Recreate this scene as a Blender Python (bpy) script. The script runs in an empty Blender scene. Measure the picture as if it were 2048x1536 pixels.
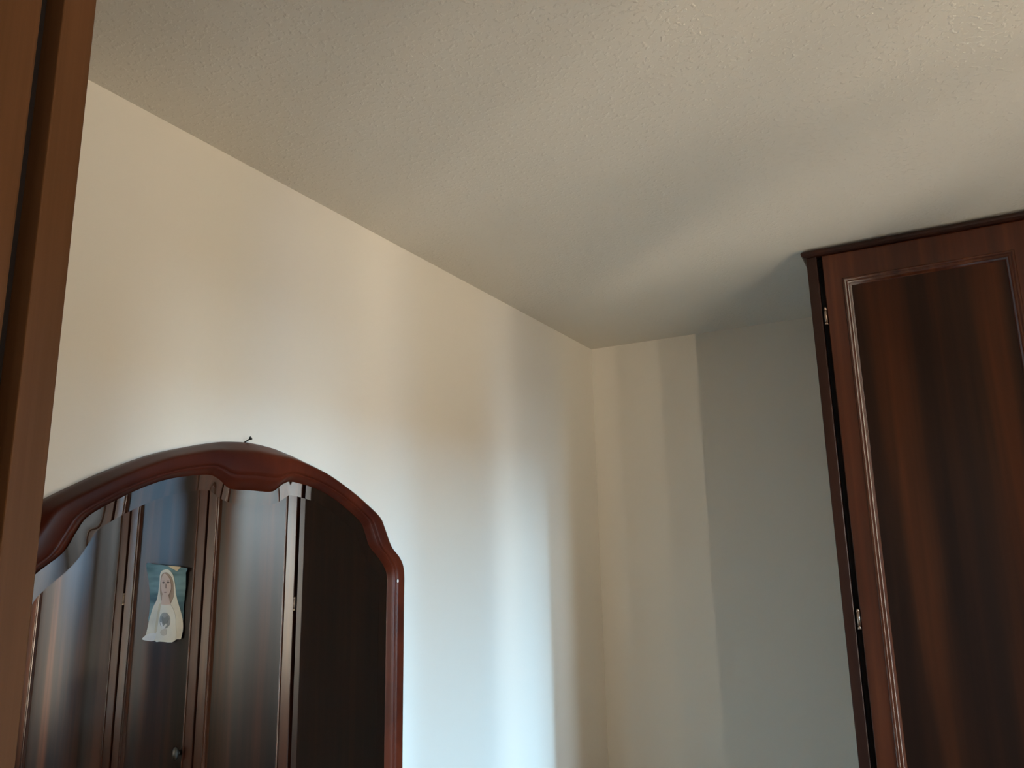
import bpy, bmesh, math, random
from mathutils import Vector, Matrix
random.seed(4)
SC = bpy.context.scene
COL = SC.collection

# ------------------------------------------------------------------ camera
ZC = 1.80                      # eye height
CAMX, CAMY = 1.1982, 0.0
F_PX = 1520.5
YAW, PITCH, ROLL = 0.49856, 0.20683, -0.01934
cy, sy = math.cos(YAW), math.sin(YAW)
fwd = Vector((-sy*math.cos(PITCH), cy*math.cos(PITCH), math.sin(PITCH)))
r0 = Vector((cy, sy, 0)); u0 = r0.cross(fwd)
right = r0*math.cos(ROLL) + u0*math.sin(ROLL)
up = u0*math.cos(ROLL) - r0*math.sin(ROLL)
cd = bpy.data.cameras.new('camera'); cam = bpy.data.objects.new('camera', cd); COL.objects.link(cam)
cd.sensor_width = 36.0; cd.sensor_fit = 'HORIZONTAL'; cd.lens = F_PX/2048*36.0
cd.clip_start = 0.02; cd.clip_end = 60
m = Matrix((right, up, -fwd)).transposed().to_4x4(); m.translation = (CAMX, CAMY, ZC)
cam.matrix_world = m
SC.camera = cam

# ------------------------------------------------------------------ world, lights, exposure
SC.view_settings.view_transform = 'Standard'; SC.view_settings.look = 'None'
SC.view_settings.gamma = 1.0; SC.view_settings.use_curve_mapping = False
SC.view_settings.exposure = 0.0
SC.cycles.use_denoising = True
SC.cycles.max_bounces = 10; SC.cycles.diffuse_bounces = 6; SC.cycles.glossy_bounces = 6
SC.cycles.sample_clamp_indirect = 6
w = bpy.data.worlds.new('world'); SC.world = w; w.use_nodes = True
w.node_tree.nodes['Background'].inputs[0].default_value = (0.62, 0.72, 0.9, 1)
w.node_tree.nodes['Background'].inputs[1].default_value = 0.45

XR = 3.0                       # right wall, inner face
YB = 2.911                     # back wall
YR = -1.5                      # rear wall behind the camera
H = 2.60                       # ceiling

def area(name, loc, direction, sx, sy_, power, color, spread=180):
    l = bpy.data.lights.new(name, 'AREA'); l.shape = 'RECTANGLE'; l.size = sx; l.size_y = sy_
    l.energy = power; l.color = color; l.spread = math.radians(spread)
    o = bpy.data.objects.new(name, l); COL.objects.link(o)
    o.location = loc; o.rotation_euler = Vector(direction).to_track_quat('-Z', 'Y').to_euler()
    return o

# daylight outside the right hand windows: blue sky high up, sunlit yard lower down
WARM = (1.0, 0.84, 0.64)
area('sky_light', (6.0, 1.58, 2.69), (-1, 0, 0), 1.6, .90, 2750, (0.37, 0.69, 1.0))
area('blue_sheen_light', (6.2, -1.45, 2.2), (-1, 0, 0), .6, 1.3, 430, (0.40, 0.68, 1.0))  # blue lamp added for the sheen on the middle door
area('door_glare_light', (6.2, -2.5, 2.3), (-1, 0, 0), .55, .6, 1000, (0.80, 0.92, 1.0))  # pale lamp added for the glare on the first door
area('yard_light', (6.2, 1.80, 0.6), (-1, 0, 0), 1.9, 2.6, 560, (1.0, 0.86, 0.70))
# added lamps, each lined up with a window gap to stripe the back wall
area('stripe_light', (6.2, -4.7, 0.6), (-1, 0, 0), 1.3, 2.6, 1400, WARM)
area('stripe_light', (6.2, -3.1, 0.6), (-1, 0, 0), 1.0, 2.6, 450, WARM)
area('stripe_light', (6.2, -1.95, 0.6), (-1, 0, 0), .85, 2.6, 190, WARM)
area('warm_fill_light', (6.25, -4.25, 0.6), (-1, 0, 0), 5.5, 2.6, 2300, (1.0, .86, .68))  # broad warm fill, added to lift the dark streaks on the walls
# lamps added low outside to brighten the ceiling like bounce off the ground
area('ceiling_bounce_light', (4.6, 1.15, 0.1), (0, 0, 1), 1.8, .55, 55, (1.0, .82, .55))
area('ceiling_bounce_light', (4.7, -0.30, 0.1), (0, 0, 1), 1.8, 1.0, 560, (1.0, .80, .52))
# soft fill lamp added behind the camera, shining through the rear opening
area('rear_fill_light', (1.55, YR-0.35, 1.25), (0, 1, 0.05), 0.9, 1.9, 0.35, (1.0, 0.86, 0.70))

# ------------------------------------------------------------------ materials
def new_mat(name):
    mt = bpy.data.materials.new(name); mt.use_nodes = True
    nt = mt.node_tree; b = nt.nodes['Principled BSDF']
    return mt, nt, b

def coord(nt, scale=(1, 1, 1)):
    tc = nt.nodes.new('ShaderNodeTexCoord'); mp = nt.nodes.new('ShaderNodeMapping')
    nt.links.new(tc.outputs['Object'], mp.inputs[0]); mp.inputs['Scale'].default_value = scale
    return mp

def noise(nt, mp, scale, detail=3, rough=.5):
    n = nt.nodes.new('ShaderNodeTexNoise'); n.inputs['Scale'].default_value = scale
    n.inputs['Detail'].default_value = detail; n.inputs['Roughness'].default_value = rough
    nt.links.new(mp.outputs[0], n.inputs['Vector']); return n

def ramp(nt, src, stops):
    r = nt.nodes.new('ShaderNodeValToRGB'); e = r.color_ramp.elements
    while len(e) < len(stops): e.new(.5)
    for i, (p, c) in enumerate(stops):
        e[i].position = p; e[i].color = (*c, 1)
    nt.links.new(src, r.inputs[0]); return r

def bump(nt, b, src, strength, dist):
    k = nt.nodes.new('ShaderNodeBump'); k.inputs['Strength'].default_value = strength
    k.inputs['Distance'].default_value = dist
    nt.links.new(src, k.inputs['Height']); nt.links.new(k.outputs[0], b.inputs['Normal'])

def plain(name, c, rough=.6, metallic=0, var=.06):
    mt, nt, b = new_mat(name)
    n = noise(nt, coord(nt), 14, 3)
    r = ramp(nt, n.outputs['Fac'], [(.3, tuple(x*(1-var) for x in c)), (.7, tuple(min(1, x*(1+var)) for x in c))])
    nt.links.new(r.outputs[0], b.inputs['Base Color'])
    b.inputs['Roughness'].default_value = rough; b.inputs['Metallic'].default_value = metallic
    return mt

def plaster(name, c, kind):
    mt, nt, b = new_mat(name)
    mp = coord(nt)
    big = noise(nt, mp, 1.3, 2)
    r = ramp(nt, big.outputs['Fac'], [(.35, tuple(x*.985 for x in c)), (.65, c)])
    nt.links.new(r.outputs[0], b.inputs['Base Color'])
    b.inputs['Roughness'].default_value = .85; b.inputs['Specular IOR Level'].default_value = .2
    if kind == 'ceiling':
        n1 = noise(nt, mp, 95, 2, .5)
        g = ramp(nt, n1.outputs['Fac'], [(.52, (0, 0, 0)), (.72, (1, 1, 1))])
        bump(nt, b, g.outputs[0], .5, .0016)
    else:
        n1 = noise(nt, mp, 160, 2, .5)
        bump(nt, b, n1.outputs['Fac'], .12, .0008)
    return mt

def wood(name, dark, mid, light, streak=(9, 9, .35), rough=.3, coat=.0, spec=.5, spots=(.36, .52, .68)):
    mt, nt, b = new_mat(name)
    mp = coord(nt, streak)
    n = noise(nt, mp, 1.6, 3, .5)
    r = ramp(nt, n.outputs['Fac'], [(spots[0], dark), (spots[1], mid), (spots[2], light)])
    mp2 = coord(nt, (150, 150, 3.0)); n2 = noise(nt, mp2, 1.0, 4, .6)
    mx = nt.nodes.new('ShaderNodeMix'); mx.data_type = 'RGBA'; mx.blend_type = 'MULTIPLY'
    mx.inputs[0].default_value = .35
    g = ramp(nt, n2.outputs['Fac'], [(.3, (.62, .58, .55)), (.65, (1, 1, 1))])
    nt.links.new(r.outputs[0], mx.inputs[6]); nt.links.new(g.outputs[0], mx.inputs[7])
    nt.links.new(mx.outputs[2], b.inputs['Base Color'])
    b.inputs['Roughness'].default_value = rough
    b.inputs['Specular IOR Level'].default_value = spec
    b.inputs['Coat Weight'].default_value = coat; b.inputs['Coat Roughness'].default_value = .15
    return mt

M = {}
M['wall'] = plaster('wall_paint', (.70, .66, .58), 'wall')
M['ceil'] = plaster('ceiling_plaster', (.70, .67, .60), 'ceiling')
M['floor'] = wood('floor_wood', (.16, .09, .05), (.22, .13, .07), (.28, .17, .1), (.6, 9, 9), .4)
M['veneer'] = wood('dark_veneer', (.012, .005, .003), (.022, .008, .004), (.078, .021, .007), (8, 8, .30), .36, 0, .19, (.36, .5, .70))
M['stile'] = wood('mahogany_stile', (.042, .010, .004), (.063, .015, .006), (.092, .026, .010), (18, 18, .6), .28, 0, .42)
M['moulding'] = wood('mahogany_moulding', (.040, .010, .005), (.060, .015, .006), (.085, .024, .010), (18, 18, .6), .22, .1, .42)
M['carcass'] = wood('carcass_wood', (.018, .006, .004), (.025, .008, .005), (.036, .011, .006), (14, 14, .5), .36, 0, .3)
M['mirror_wood'] = wood('mirror_frame_wood', (.036, .005, .002), (.052, .008, .0025), (.08, .013, .004), (5, 5, 5), .36, 0, .22)
M['front_wood'] = wood('walnut_brown', (.135, .060, .024), (.160, .070, .029), (.185, .082, .037), (10, 10, .5), .55, 0, .15)
M['gap'] = plain('recess_shade', (.012, .007, .006), .8)  # near-black colour stands for the shade inside the gaps
M['metal'] = plain('aged_brass', (.40, .30, .24), .33, 1)
M['pewter'] = plain('dark_pewter', (.12, .12, .12), .3, 1)
M['iron'] = plain('dark_iron', (.02, .018, .016), .5, .6)
M['silver'], nt, b = new_mat('mirror_silver')
b.inputs['Base Color'].default_value = (.86, .89, .88, 1); b.inputs['Metallic'].default_value = 1; b.inputs['Roughness'].default_value = 0.0
M['slit'] = plain('slit_board_paint', (.20, .11, .06), .6)
M['white'] = plain('window_white', (.7, .68, .64), .5)

# ------------------------------------------------------------------ mesh helpers
def obj(name, bm, mat, parent=None, smooth=False, origin=(0, 0, 0)):
    me = bpy.data.meshes.new(name)
    bmesh.ops.recalc_face_normals(bm, faces=bm.faces)
    if origin != (0, 0, 0): bmesh.ops.translate(bm, verts=bm.verts, vec=-Vector(origin))
    bm.to_mesh(me); bm.free()
    if smooth:
        for p in me.polygons: p.use_smooth = True
    me.materials.append(mat)
    o = bpy.data.objects.new(name, me); COL.objects.link(o)
    if parent:
        o.parent = parent
        pw = Vector((0, 0, 0)); q = parent
        while q: pw += q.location; q = q.parent
        o.location = Vector(origin) - pw
        if origin == (0, 0, 0):
            o.location = -pw
    else: o.location = origin
    return o

def thing(name, label, cat, loc, group=None):
    o = bpy.data.objects.new(name, None); COL.objects.link(o); o.location = loc
    o.empty_display_size = .1
    o['label'] = label; o['category'] = cat
    if group: o['group'] = group
    return o

def tag(o, label, cat):
    o['label'] = label; o['category'] = cat; return o

def struct(o): o['kind'] = 'structure'; return o

def box(bm, x0, x1, y0, y1, z0, z1, bev=0, seg=2):
    t = bmesh.new()
    vs = [t.verts.new((x, y, z)) for x in (x0, x1) for y in (y0, y1) for z in (z0, z1)]
    for f in ((0, 1, 3, 2), (4, 6, 7, 5), (0, 4, 5, 1), (2, 3, 7, 6), (0, 2, 6, 4), (1, 5, 7, 3)):
        t.faces.new([vs[i] for i in f])
    bmesh.ops.recalc_face_normals(t, faces=t.faces)
    if bev: bmesh.ops.bevel(t, geom=t.edges[:], offset=bev, segments=seg, affect='EDGES', profile=.5)
    me = bpy.data.meshes.new('t'); t.to_mesh(me); t.free(); bm.from_mesh(me); bpy.data.meshes.remove(me)
    return bm

def bx(*a, **k): return box(bmesh.new(), *a, **k)

def wall_with_holes(bm, axis, c0, c1, a0, a1, z0, z1, holes):
    """solid wall; axis 'x' = thin along x, running along y. holes: (a0,a1,z0,z1)"""
    cuts = sorted({a0, a1, *[h[0] for h in holes], *[h[1] for h in holes]})
    for p, q in zip(cuts[:-1], cuts[1:]):
        hs = [h for h in holes if h[0] <= p+1e-6 and h[1] >= q-1e-6]
        spans = [(z0, z1)] if not hs else [(z0, hs[0][2]), (hs[0][3], z1)]
        for s0, s1 in spans:
            if s1-s0 < 1e-4: continue
            if axis == 'x': box(bm, c0, c1, p, q, s0, s1)
            else: box(bm, p, q, c0, c1, s0, s1)
    return bm

# ------------------------------------------------------------------ room shell
T = .12
struct(obj('floor', bx(-T, XR+.25, YR-T, YB+T, -.1, 0), M['floor']))
struct(obj('ceiling', bx(-T, XR+.25, YR-T, YB+T, H, H+.15), M['ceil']))
struct(obj('wall_left', bx(-T, 0, YR-T, YB+T, 0, H), M['wall']))
struct(obj('wall_back', bx(0, XR, YB, YB+T, 0, H), M['wall']))
WIN = [(.20, 1.86, .90, 2.20), (-1.15, .04, .90, 2.20)]
struct(obj('wall_right', wall_with_holes(bmesh.new(), 'x', XR, XR+.25, YR-T, YB+T, 0, H, WIN), M['wall']))
DOOR = (1.10, 2.00, 0, 2.10)
struct(obj('wall_rear', wall_with_holes(bmesh.new(), 'y', YR-T, YR, 0, XR, 0, H, [DOOR]), M['wall']))

def window(name, h, boards):
    y0, y1, z0, z1 = h
    bm = bmesh.new()
    e = .03
    for a in ((y0, y0+.02, z0, z1), (y1-.012, y1, z0, z1), (y0, y1, z0, z0+e), (y0, y1, z1-.012, z1)):
        box(bm, XR+.10, XR+.15, *a)
    fr = struct(obj(name, bm, M['white'], origin=(XR+.12, (y0+y1)/2, z0)))
    for b0, b1 in boards:                       # unseen boards, added to cut the window light into narrow beams
        bm = bx(XR+.002, XR+.028, b0, b1, z0-.01, z1+.01, .003)
        box(bm, XR-.006, XR+.004, b0+.03, b1-.03, z0+.08, (z0+z1)/2-.04, .003)
        box(bm, XR-.006, XR+.004, b0+.03, b1-.03, (z0+z1)/2+.04, z1-.08, .003)
        obj('slit_board', bm, M['slit'], fr)
window('window_1', WIN[0], [(.20, .44), (.53, .855), (.860, 1.18), (1.24, 1.535), (1.70, 1.86)])
window('window_2', WIN[1], [(-1.15, -.69), (-.60, -.045)])

# ------------------------------------------------------------------ wardrobe on the back wall
WX, WY, WTOP = .9605, 2.193, ZC+.7936
WRX = 2.72
ward = thing('wardrobe', 'dark mahogany fitted wardrobe with panelled doors reaching the ceiling at right', 'wardrobe', (WX, WY, 0))
SIDE = .027
bm = bmesh.new()
box(bm, WX, WX+SIDE, WY+.002, YB-.02, 0, WTOP-.018, .002)
obj('side_panel', bm, M['carcass'], ward)
bm = bx(WRX-SIDE, WRX, WY+.002, YB-.02, 0, WTOP-.018, .002)
obj('side_panel', bm, M['carcass'], ward)
bm = bmesh.new()
box(bm, WX+SIDE, WRX-SIDE, YB-.04, YB-.022, .08, WTOP-.02)          # back
box(bm, WX+SIDE, WRX-SIDE, WY+.03, YB-.04, WTOP-.045, WTOP-.02)      # top
box(bm, WX+SIDE, WRX-SIDE, WY+.03, YB-.04, .06, .085)                # bottom
box(bm, WX+SIDE, WRX-SIDE, WY+.03, WY+.05, 0, .06)                   # plinth
for gx in (1.502, 2.001):
    box(bm, gx-.018, gx+.018, WY+.032, YB-.04, .085, WTOP-.045)
box(bm, WX+SIDE, WX+SIDE+.03, WY+.030, WY+.05, .08, WTOP-.04)
obj('carcass', bm, M['gap'], ward)

def sweep(bm, path, prof, closed=False):
    """prof: list of (out, z); path along x with outward -y; used for the cornice"""
    rings = []
    for (x, y, sx, sy_) in path:
        rings.append([bm.verts.new((x+sx*o, y+sy_*o, z)) for o, z in prof])
    for a, b_ in zip(rings[:-1], rings[1:]):
        n = len(prof)
        for i in range(n):
            j = (i+1) % n
            bm.faces.new((a[i], a[j], b_[j], b_[i]))
    bm.faces.new(rings[0]); bm.faces.new(rings[-1][::-1])
    return bm
zt = WTOP
prof = [(-.02, zt), (.006, zt), (.010, zt-.003), (.012, zt-.008), (.011, zt-.013), (.007, zt-.017), (.003, zt-.0185), (-.02, zt-.0185)]
bm = sweep(bmesh.new(), [(WX, YB-.02, -1, 0), (WX, WY, -1, -1), (WRX, WY, 1, -1), (WRX, YB-.02, 1, 0)], prof)
obj('cornice', bm, M['carcass'], ward)

def make_door(x0, x1, z0, z1, hinge_side, knob=False):
    st = .046; mo = .022; y0 = WY-.0; yth = .022
    rail = .074
    # outer frame as mitred ring with moulded inner edge: profile stations (inset, y)
    def ring(bm, stations):
        rs = []
        for ins, y in stations:
            k = ins
            kz = ins*(rail/st) if ins <= st else rail+(ins-st)
            rs.append([bm.verts.new(c) for c in ((x0+k, y, z0+kz), (x1-k, y, z0+kz), (x1-k, y, z1-kz), (x0+k, y, z1-kz))])
        for a, b_ in zip(rs[:-1], rs[1:]):
            for i in range(4):
                j = (i+1) % 4
                bm.faces.new((a[i], a[j], b_[j], b_[i]))
        return rs
    bm = bmesh.new()
    rs = ring(bm, [(0, y0+yth), (0, y0+.002), (.002, y0), (st, y0)])
    door = obj('door', bm, M['stile'], ward, origin=(x0, y0, z0))
    bm = bmesh.new()
    ring(bm, [(st, y0), (st+.001, y0-.002), (st+.003, y0-.0035), (st+.006, y0-.003), (st+.0075, y0-.0005),
              (st+.009, y0+.001), (st+.011, y0), (st+.0135, y0+.001), (st+.0165, y0+.006), (st+.0185, y0+.010), (st+mo, y0+.012)])
    mo_ = obj('moulding', bm, M['moulding'], door)
    for p in mo_.data.polygons: p.use_smooth = True
    bm = bx(x0+st+mo-.002, x1-st-mo+.002, y0+.0115, y0+yth-.004, z0+rail+mo-.002, z1-rail-mo+.002)
    obj('panel', bm, M['veneer'], door)
    hx = x0-.005 if hinge_side == 'l' else x1+.004
    for hz in (ZC+.60, ZC-.205, ZC-1.0, ZC-1.62):
        bm = bmesh.new()
        bmesh.ops.create_cone(bm, cap_ends=True, segments=14, radius1=.0042, radius2=.0042, depth=.034)
        for s in (-1, 1):
            r = bmesh.ops.create_cone(bm, cap_ends=True, segments=14, radius1=.0048, radius2=.0030, depth=.008)
            bmesh.ops.translate(bm, verts=r['verts'], vec=(0, 0, s*.021))
        bmesh.ops.translate(bm, verts=bm.verts, vec=(hx, y0+.001, hz))
        o = obj('hinge', bm, M['metal'], door, smooth=True); o['label'] = 'small aged brass hinge knuckle'
    if knob:
        bm = bmesh.new()
        kx, kz = x0+.066, ZC-.78
        bmesh.ops.create_uvsphere(bm, u_segments=20, v_segments=12, radius=1)
        bmesh.ops.scale(bm, verts=bm.verts, vec=(.015, .011, .024))
        bmesh.ops.translate(bm, verts=bm.verts, vec=(kx, y0-.022, kz))
        r = bmesh.ops.create_cone(bm, cap_ends=True, segments=16, radius1=.011, radius2=.007, depth=.022)
        bmesh.ops.rotate(bm, verts=r['verts'], cent=(0, 0, 0), matrix=Matrix.Rotation(math.pi/2, 3, 'X'))
        bmesh.ops.translate(bm, verts=r['verts'], vec=(kx, y0-.008, kz))
        o = obj('knob', bm, M['pewter'], door, smooth=True); o['label'] = 'oval dark metal knob'
    return door
ZD0, ZD1 = .085, WTOP-.0195
make_door(1.0015, 1.4950, ZD0, ZD1, 'l')
make_door(1.5060, 1.9930, ZD0, ZD1, 'r', True)
make_door(2.0060, 2.6880, ZD0, ZD1, 'l')

# ------------------------------------------------------------------ devotional paper picture stuck on the middle door
PICT = {
 'backing': [(0.143, 0.145), (0.095, 0.142), (0.046, 0.14), (0.007, 0.134), (-0.035, 0.132), (-0.073, 0.129), (-0.117, 0.124), (-0.106, 0.108), (-0.104, 0.095), (-0.106, 0.049), (-0.097, 0.015), (-0.094, -0.017), (-0.098, -0.083), (-0.028, -0.095), (0.108, -0.099), (0.117, -0.058), (0.12, -0.007), (0.131, 0.076)],
 'fold': [(-0.002, 0.137), (-0.076, 0.131), (-0.052, 0.113)],
 'outline': [(0.018, 0.12), (0.002, 0.121), (-0.011, 0.116), (-0.026, 0.101), (-0.035, 0.077), (-0.041, 0.046), (-0.047, 0.016), (-0.06, -0.014), (-0.079, -0.047), (-0.098, -0.083), (-0.105, -0.118), (-0.101, -0.142), (-0.097, -0.156), (-0.072, -0.158), (-0.046, -0.168), (0.01, -0.17), (0.074, -0.169), (0.136, -0.167), (0.118, -0.15), (0.119, -0.12), (0.113, -0.085), (0.096, -0.037), (0.074, -0.006), (0.065, 0.025), (0.057, 0.066), (0.054, 0.097), (0.04, 0.114)],
 'gown': [(0.037, -0.022), (0.008, -0.023), (-0.02, -0.021), (-0.046, -0.054), (-0.056, -0.094), (-0.061, -0.165), (0.011, -0.169), (0.052, -0.168), (0.051, -0.117), (0.048, -0.067)],
 'hair': [(0.029, 0.105), (0.007, 0.109), (-0.013, 0.097), (-0.028, 0.077), (-0.033, 0.046), (-0.035, 0.016), (-0.028, -0.004), (-0.017, -0.017), (0.005, 0.003), (0.028, -0.018), (0.04, 0.005), (0.05, 0.035), (0.048, 0.072), (0.041, 0.095)],
 'face': [(0.019, 0.103), (0.003, 0.099), (-0.012, 0.085), (-0.02, 0.065), (-0.022, 0.044), (-0.015, 0.024), (-0.004, 0.012), (0.012, 0.011), (0.026, 0.021), (0.036, 0.04), (0.039, 0.064), (0.035, 0.087)],
 'neck': [(0.026, 0.019), (-0.006, 0.018), (-0.015, -0.005), (-0.02, -0.021), (0.031, -0.022), (0.03, -0.001)],
 'emblem': [(-0.027, -0.085), (-0.025, -0.101), (-0.015, -0.113), (0.001, -0.118), (0.017, -0.114), (0.03, -0.103), (0.036, -0.087), (0.034, -0.07), (0.023, -0.058), (0.008, -0.054), (-0.008, -0.057), (-0.021, -0.069)],
 'core': [(0.022, -0.07), (0.005, -0.076), (-0.013, -0.067), (-0.018, -0.085), (-0.001, -0.102), (0.016, -0.09)],
 'vee': [(0.029, -0.094), (0.019, -0.092), (0.008, -0.11), (-0.007, -0.097), (-0.013, -0.101), (0.0, -0.12), (0.013, -0.118)],
 'smudge': [(0.013, -0.122), (-0.012, -0.121), (-0.012, -0.141), (0.007, -0.146), (0.024, -0.134)],
 'robefold': [(0.05, -0.022), (0.037, -0.024), (0.044, -0.067), (0.051, -0.117), (0.058, -0.14), (0.069, -0.132), (0.065, -0.087), (0.056, -0.047)],
 'hem': [(0.136, -0.167), (0.116, -0.146), (0.078, -0.14), (0.052, -0.135), (0.064, -0.169)],
}
def smooth_poly(pts, n=4):
    out = []
    N = len(pts)
    for i in range(N):
        p0, p1, p2, p3 = (Vector(pts[(i+k-1) % N]) for k in range(4))
        for j in range(n):
            t = j/n
            out.append(.5*((2*p1)+(p2-p0)*t+(2*p0-5*p1+4*p2-p3)*t*t+(3*p1-p0-3*p2+p3)*t**3))
    return out
PX, PZ, PY = 1.714, ZC-.2, WY+.0115
def bow(x, z):       # the sheet has come a little away from the door
    return .0055+.010*max(0, (z+.02)/.16)**2*(1 if z > 0 else 0)+.010*max(0, (-.10-z)/.07)**2*.5+.004*math.sin(x*38+1)
def cutout(pts, depth, th, sm=True):
    pts = smooth_poly(pts) if sm else [Vector(p) for p in pts]
    bm = bmesh.new()
    f = bm.faces.new([bm.verts.new((PX+p.x, PY-depth, PZ+p.y)) for p in pts])
    bmesh.ops.triangulate(bm, faces=bm.faces[:])
    for ax, lo, hi in ((0, PX-.16, PX+.16), (2, PZ-.18, PZ+.16)):     # fine grid so that the layers bend together
        k = lo
        while k < hi:
            co = [0, 0, 0]; no = [0, 0, 0]; co[ax] = k; no[ax] = 1
            bmesh.ops.bisect_plane(bm, geom=bm.verts[:]+bm.edges[:]+bm.faces[:], plane_co=co, plane_no=no)
            k += .0125
    ex = bmesh.ops.extrude_face_region(bm, geom=bm.faces[:])
    vs = [v for v in ex['geom'] if isinstance(v, bmesh.types.BMVert)]
    bmesh.ops.translate(bm, verts=vs, vec=(0, -th, 0))
    for v in bm.verts:
        v.co.y -= bow(v.co.x-PX, v.co.z-PZ)
    return bm
picture = thing('devotional_picture', 'creased paper picture of a veiled woman in white on teal, stuck to the wardrobe door', 'picture', (PX, PY, PZ))
def teal():
    mt, nt, b = new_mat('teal_print')
    b.inputs['Specular IOR Level'].default_value = .2
    mp = coord(nt, (4, 4, 1)); wv = nt.nodes.new('ShaderNodeTexNoise'); wv.inputs['Scale'].default_value = 7
    mp.inputs['Scale'].default_value = (.6, 1, 3.2)
    nt.links.new(mp.outputs[0], wv.inputs['Vector'])
    r = ramp(nt, wv.outputs['Fac'], [(.38, (.055, .12, .155)), (.5, (.11, .21, .25)), (.62, (.17, .30, .35))])
    nt.links.new(r.outputs[0], b.inputs['Base Color']); b.inputs['Roughness'].default_value = .6
    return mt
pm = {
 'paper_sheet': teal(),
 'cream': plain('cream_paper', (.62, .52, .36), .6),
 'robe': plain('robe_print', (.78, .74, .64), .5, 0, .12),
 'gown': plain('gown_print', (.84, .82, .75), .5, 0, .06),
 'hair': plain('hair_print', (.38, .26, .19), .5, 0, .2),
 'skin': plain('skin_print', (.66, .48, .40), .5, 0, .08),
 'brown': plain('brown_print', (0.122, 0.073, 0.055), .5),
 'lip': plain('lip_print', (0.305, 0.171, 0.146), .5),
 'grey': plain('grey_print', (.34, .36, .36), .5, 0, .35),
 'dgrey': plain('dark_grey_print', (.20, .215, .22), .5, 0, .2),
 'ochre': plain('ochre_print', (.66, .58, .42), .5, 0, .1),
 'white': plain('white_print', (0.850, 0.850, 0.850), .5),
}
bk = obj('paper_sheet', cutout(PICT['backing'], 0, .0012), pm['paper_sheet'], picture, origin=(0, 0, 0)); bk['label'] = 'teal printed sheet'
o = obj('folded_corner', cutout(PICT['fold'], .004, .001, False), pm['cream'], picture); o['label'] = 'cream folded paper corner'
robe = obj('robe', cutout(PICT['outline'], .0015, .0012), pm['robe'], picture); robe['label'] = 'off white veil and robe of the figure'
obj('gown', cutout(PICT['gown'], .003, .0008), pm['gown'], robe)
obj('robe_fold', cutout(PICT['robefold'], .0033, .0008), pm['ochre'], robe)
obj('hem', cutout(PICT['hem'], .003, .0008), pm['white'], robe)
hair = obj('hair', cutout(PICT['hair'], .003, .0008), pm['hair'], picture)
obj('neck', cutout(PICT['neck'], .0042, .0008), pm['skin'], picture)
face = obj('face', cutout(PICT['face'], .005, .0008), pm['skin'], picture)
def ell(cx_, cz_, rx, rz, n=12): return [(cx_+rx*math.cos(k*2*math.pi/n), cz_+rz*math.sin(k*2*math.pi/n)) for k in range(n)]
for ex_, ez_ in ((.022, .067), (-.006, .068)):
    obj('eye', cutout(ell(ex_, ez_, .0075, .0035), .0060, .0006), pm['brown'], face)
    obj('eyebrow', cutout(ell(ex_, ez_+.0075, .009, .0014), .0060, .0006), pm['hair'], face)
obj('nose', cutout([(.009, .062), (.012, .046), (.006, .043), (0, .046), (.0045, .062)], .0060, .0006), pm['lip'], face).data.materials[0] = plain('nose_print', (.33, .22, .18), .5)
obj('mouth', cutout(ell(.0085, .0275, .008, .0022), .0060, .0006), pm['lip'], face)
em = obj('emblem', cutout(PICT['emblem'], .0042, .0006), pm['grey'], picture); em['label'] = 'grey oval emblem on the gown'
obj('emblem_centre', cutout(PICT['core'], .0050, .0006), pm['dgrey'], em)
obj('emblem_ribbon', cutout(PICT['vee'], .0055, .0006, False), pm['white'], em)
obj('stain', cutout(PICT['smudge'], .0042, .0006), plain('stain_print', (.62, .57, .50), .6), picture)

# ------------------------------------------------------------------ arched mirror on the left wall
MY = 1.072
OUT = [(0.0, 0.2069), (0.0586, 0.2028), (0.0922, 0.1967), (0.1288, 0.188), (0.2076, 0.1655), (0.2894, 0.1308), (0.3481, 0.1011), (0.3998, 0.0705), (0.4198, 0.0439), (0.4479, -0.001), (0.482, -0.0296), (0.495, -0.0593), (0.496, -0.1226), (0.496, -0.9399)]
INN = [(0, 0.1095), (0.0527, 0.11), (0.0841, 0.1277), (0.11, 0.1328), (0.1759, 0.1227), (0.2246, 0.1075), (0.2788, 0.0821), (0.3264, 0.0537), (0.3427, 0.0304), (0.3614, -0.002), (0.4005, -0.0335), (0.4263, -0.0669), (0.4273, -0.1217), (0.4273, -0.8719)]
def half(pts, n=7):
    P = [Vector(p) for p in pts]; out = []
    P = [Vector((-P[1].x, P[1].y))]+P+[P[-1]+(P[-1]-P[-2])*.2]
    for i in range(1, len(P)-2):
        p0, p1, p2, p3 = P[i-1:i+3]
        if i == len(P)-3:   # long straight stile
            for j in range(n): out.append(p1.lerp(p2, j/n))
            continue
        # tangent handled without overshoot near the long straight
        k = .5 if (p3-p2).length < .3 else 0.0
        m1 = (p2-p0)*.5
        m2 = (p3-p1)*.5 if (p3-p2).length < .3 else Vector((0, p2.y-p1.y))
        if (p1-p0).length < .0001: m1 = (p2-p1)
        for j in range(n):
            t = j/n
            h00 = 2*t**3-3*t*t+1; h10 = t**3-2*t*t+t; h01 = -2*t**3+3*t*t; h11 = t**3-t*t
            out.append(p1*h00+m1*h10+p2*h01+m2*h11)
    out.append(P[-2].copy())
    return out
def full(pts):
    h = half(pts)
    return [Vector((-p.x, p.y)) for p in h[::-1][:-1]]+h
mir = thing('wall_mirror', 'arched mirror in a glossy red brown wooden frame on the left wall', 'mirror', (.02, MY, ZC-.92))
out_c, inn_c = full(OUT), full(INN)
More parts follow.
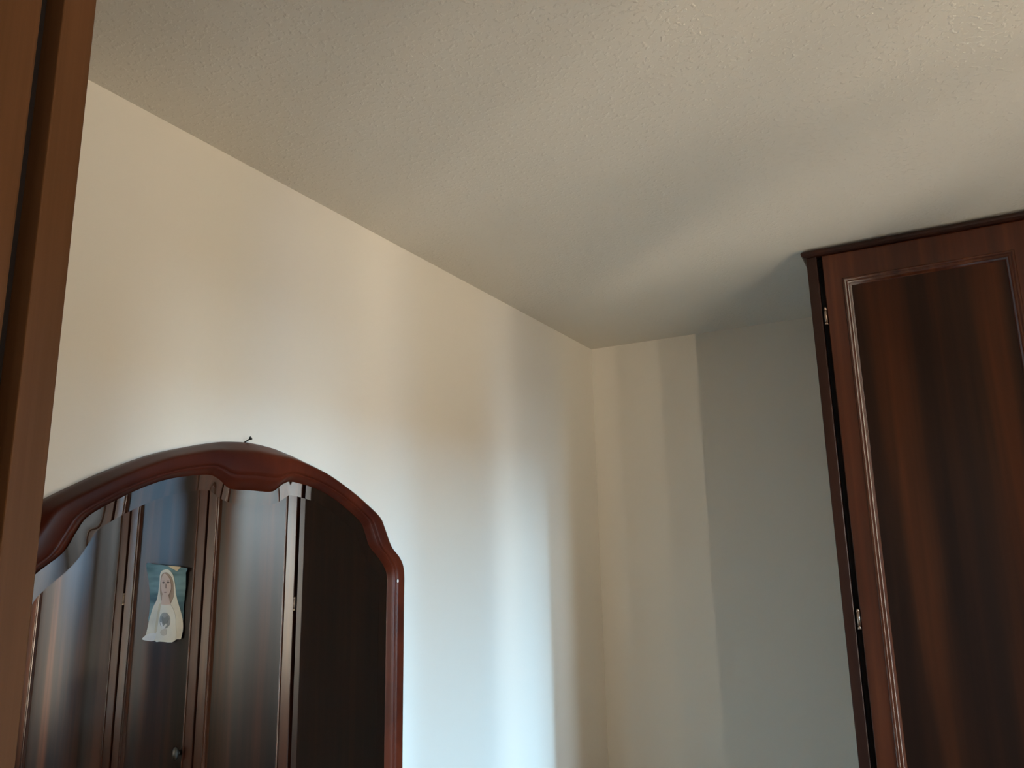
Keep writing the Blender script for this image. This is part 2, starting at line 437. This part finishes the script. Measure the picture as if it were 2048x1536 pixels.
def offset(c, d):
    n = len(c); r = []
    for i in range(n):
        t = (c[min(i+1, n-1)]-c[max(i-1, 0)]).normalized(); nr = Vector((-t.y, t.x))
        if nr.dot(Vector((0, -.25))-c[i]) < 0: nr = -nr
        r.append(c[i]+nr*d)
    for _ in range(10):
        q = [v.copy() for v in r]
        for i in range(1, n-1):
            if (r[i+1]-r[i]).length < .03 and (r[i-1]-r[i]).length < .03: q[i] = r[i]*.5+(r[i+1]+r[i-1])*.25
        r = q
    for v in r: v.y = max(v.y, -.85)
    return r
bev_c = offset(inn_c, .0255)
# frame section: (t across from outer 0 to inner 1, x off the wall)
SEC = [(-.0, .001), (-.0, .013), (.02, .0175), (.06, .023), (.12, .031), (.17, .0375), (.21, .0418), (.25, .0440), (.30, .0448), (.45, .0450), (.60, .0446),
       (.655, .0436), (.675, .0418), (.685, .0408), (.70, .0412), (.73, .0418), (.78, .0400), (.84, .0360), (.90, .0310), (.96, .0265), (1, .0245), (1, .0225)]
bm = bmesh.new(); rings = []
for a, b_ in zip(out_c, inn_c):
    rings.append([bm.verts.new((x, MY+a.x+(b_.x-a.x)*t, ZC+a.y+(b_.y-a.y)*t)) for t, x in SEC])
for a, b_ in zip(rings[:-1], rings[1:]):
    for i in range(len(SEC)-1): bm.faces.new((a[i], a[i+1], b_[i+1], b_[i]))
frame = obj('frame', bm, M['mirror_wood'], mir, smooth=True)
# bottom rail
bm = bx(.001, .0445, MY-.505, MY+.505, ZC-.93, ZC-.855, .006)
obj('bottom_rail', bm, M['mirror_wood'], mir)
# backing board
bm = bmesh.new()
cc = [v*1.0 for v in inn_c]
f = bm.faces.new([bm.verts.new((.003, MY+p.x*1.06, ZC+p.y+(.012 if p.y > -.5 else 0))) for p in cc])
ex = bmesh.ops.extrude_face_region(bm, geom=bm.faces[:])
bmesh.ops.translate(bm, verts=[v for v in ex['geom'] if isinstance(v, bmesh.types.BMVert)], vec=(.014, 0, 0))
bmesh.ops.triangulate(bm, faces=[f for f in bm.faces if len(f.verts) > 4])
obj('backing_board', bm, M['gap'], mir)
# glass: flat centre
GX = .028
bm = bmesh.new()
bm.faces.new([bm.verts.new((GX-.0035, MY+p.x, ZC+p.y)) for p in bev_c])
ex = bmesh.ops.extrude_face_region(bm, geom=bm.faces[:])
bmesh.ops.translate(bm, verts=[v for v in ex['geom'] if isinstance(v, bmesh.types.BMVert)], vec=(.0035, 0, 0))
bmesh.ops.triangulate(bm, faces=[f for f in bm.faces if len(f.verts) > 4])
glass = obj('mirror_glass', bm, M['silver'], mir)
# bevel strip all round the glass
TILT = math.tan(math.radians(1.9))
bm = bmesh.new(); prev = None; N = len(inn_c)
for i in range(N):
    ti = inn_c[min(i+1, N-1)]-inn_c[max(i-1, 0)]; ti.normalize(); nrm = Vector((-ti.y, ti.x))
    if nrm.dot(inn_c[i]-bev_c[i]) < 0: nrm = -nrm
    o_ = inn_c[i]+nrm*.002; b_ = bev_c[i]
    wd = (o_-b_).length
    cur = [bm.verts.new((GX+wd*TILT, MY+o_.x, ZC+o_.y)), bm.verts.new((GX+.0001, MY+b_.x, ZC+b_.y))]
    if prev: bm.faces.new((prev[0], prev[1], cur[1], cur[0]))
    prev = cur
bv = obj('bevel', bm, M['silver'], glass, smooth=True)
# pin on the frame's shoulder, its highlight painted in as white
bm = bmesh.new()
bmesh.ops.create_uvsphere(bm, u_segments=14, v_segments=8, radius=.0032)
bmesh.ops.scale(bm, verts=bm.verts, vec=(.5, 1, 1.4)); bmesh.ops.translate(bm, verts=bm.verts, vec=(.0445, MY+.452, ZC-.083))
obj('frame_pin', bm, M['white'], mir, smooth=True)

# ------------------------------------------------------------------ nail above the mirror
bm = bmesh.new()
r = bmesh.ops.create_cone(bm, cap_ends=True, segments=10, radius1=.0020, radius2=.0020, depth=.026)
bmesh.ops.rotate(bm, verts=r['verts'], cent=(0, 0, 0), matrix=Matrix.Rotation(math.radians(62), 3, 'Y') @ Matrix.Rotation(math.radians(-12), 3, 'X'))
bmesh.ops.translate(bm, verts=bm.verts, vec=(.011, 0, 0))
r = bmesh.ops.create_cone(bm, cap_ends=True, segments=12, radius1=.0050, radius2=.0056, depth=.004)
bmesh.ops.rotate(bm, verts=r['verts'], cent=(0, 0, 0), matrix=Matrix.Rotation(math.radians(62), 3, 'Y') @ Matrix.Rotation(math.radians(-12), 3, 'X'))
bmesh.ops.translate(bm, verts=r['verts'], vec=(.0225, .002, .0062))
bmesh.ops.scale(bm, verts=bm.verts, vec=(.7, .6, .7)); bmesh.ops.translate(bm, verts=bm.verts, vec=(0, 1.073, ZC+.2118))
n_ = obj('nail', bm, M['iron'], origin=(0, 1.073, ZC+.2118))
tag(n_, 'small black bent nail in the wall just above the mirror arch', 'nail')

# ------------------------------------------------------------------ tall cabinet close to the camera at left
FX = .45
cab = thing('tall_cabinet', 'tall plain brown wooden cabinet cropped by the left edge, nearest the camera', 'cabinet', (FX-.22, .20, 0))
CT = H-.02
obj('end_stile', bx(.005, FX, .396, .430, 0, CT, .0015), M['front_wood'], cab)
obj('carcass', bx(.005, FX-.030, -.30, .394, .03, CT-.01), M['gap'], cab)
d = obj('door', bx(FX-.022, FX, -.24, .3755, .05, CT-.012, .003), M['front_wood'], cab)
bm = bmesh.new()
bmesh.ops.create_uvsphere(bm, u_segments=16, v_segments=10, radius=.016)
bmesh.ops.translate(bm, verts=bm.verts, vec=(FX+.012, -.18, 1.05))
obj('knob', bm, M['metal'], d, smooth=True)
obj('end_stile', bx(.005, FX, -.335, -.30, 0, CT, .0015), M['front_wood'], cab)
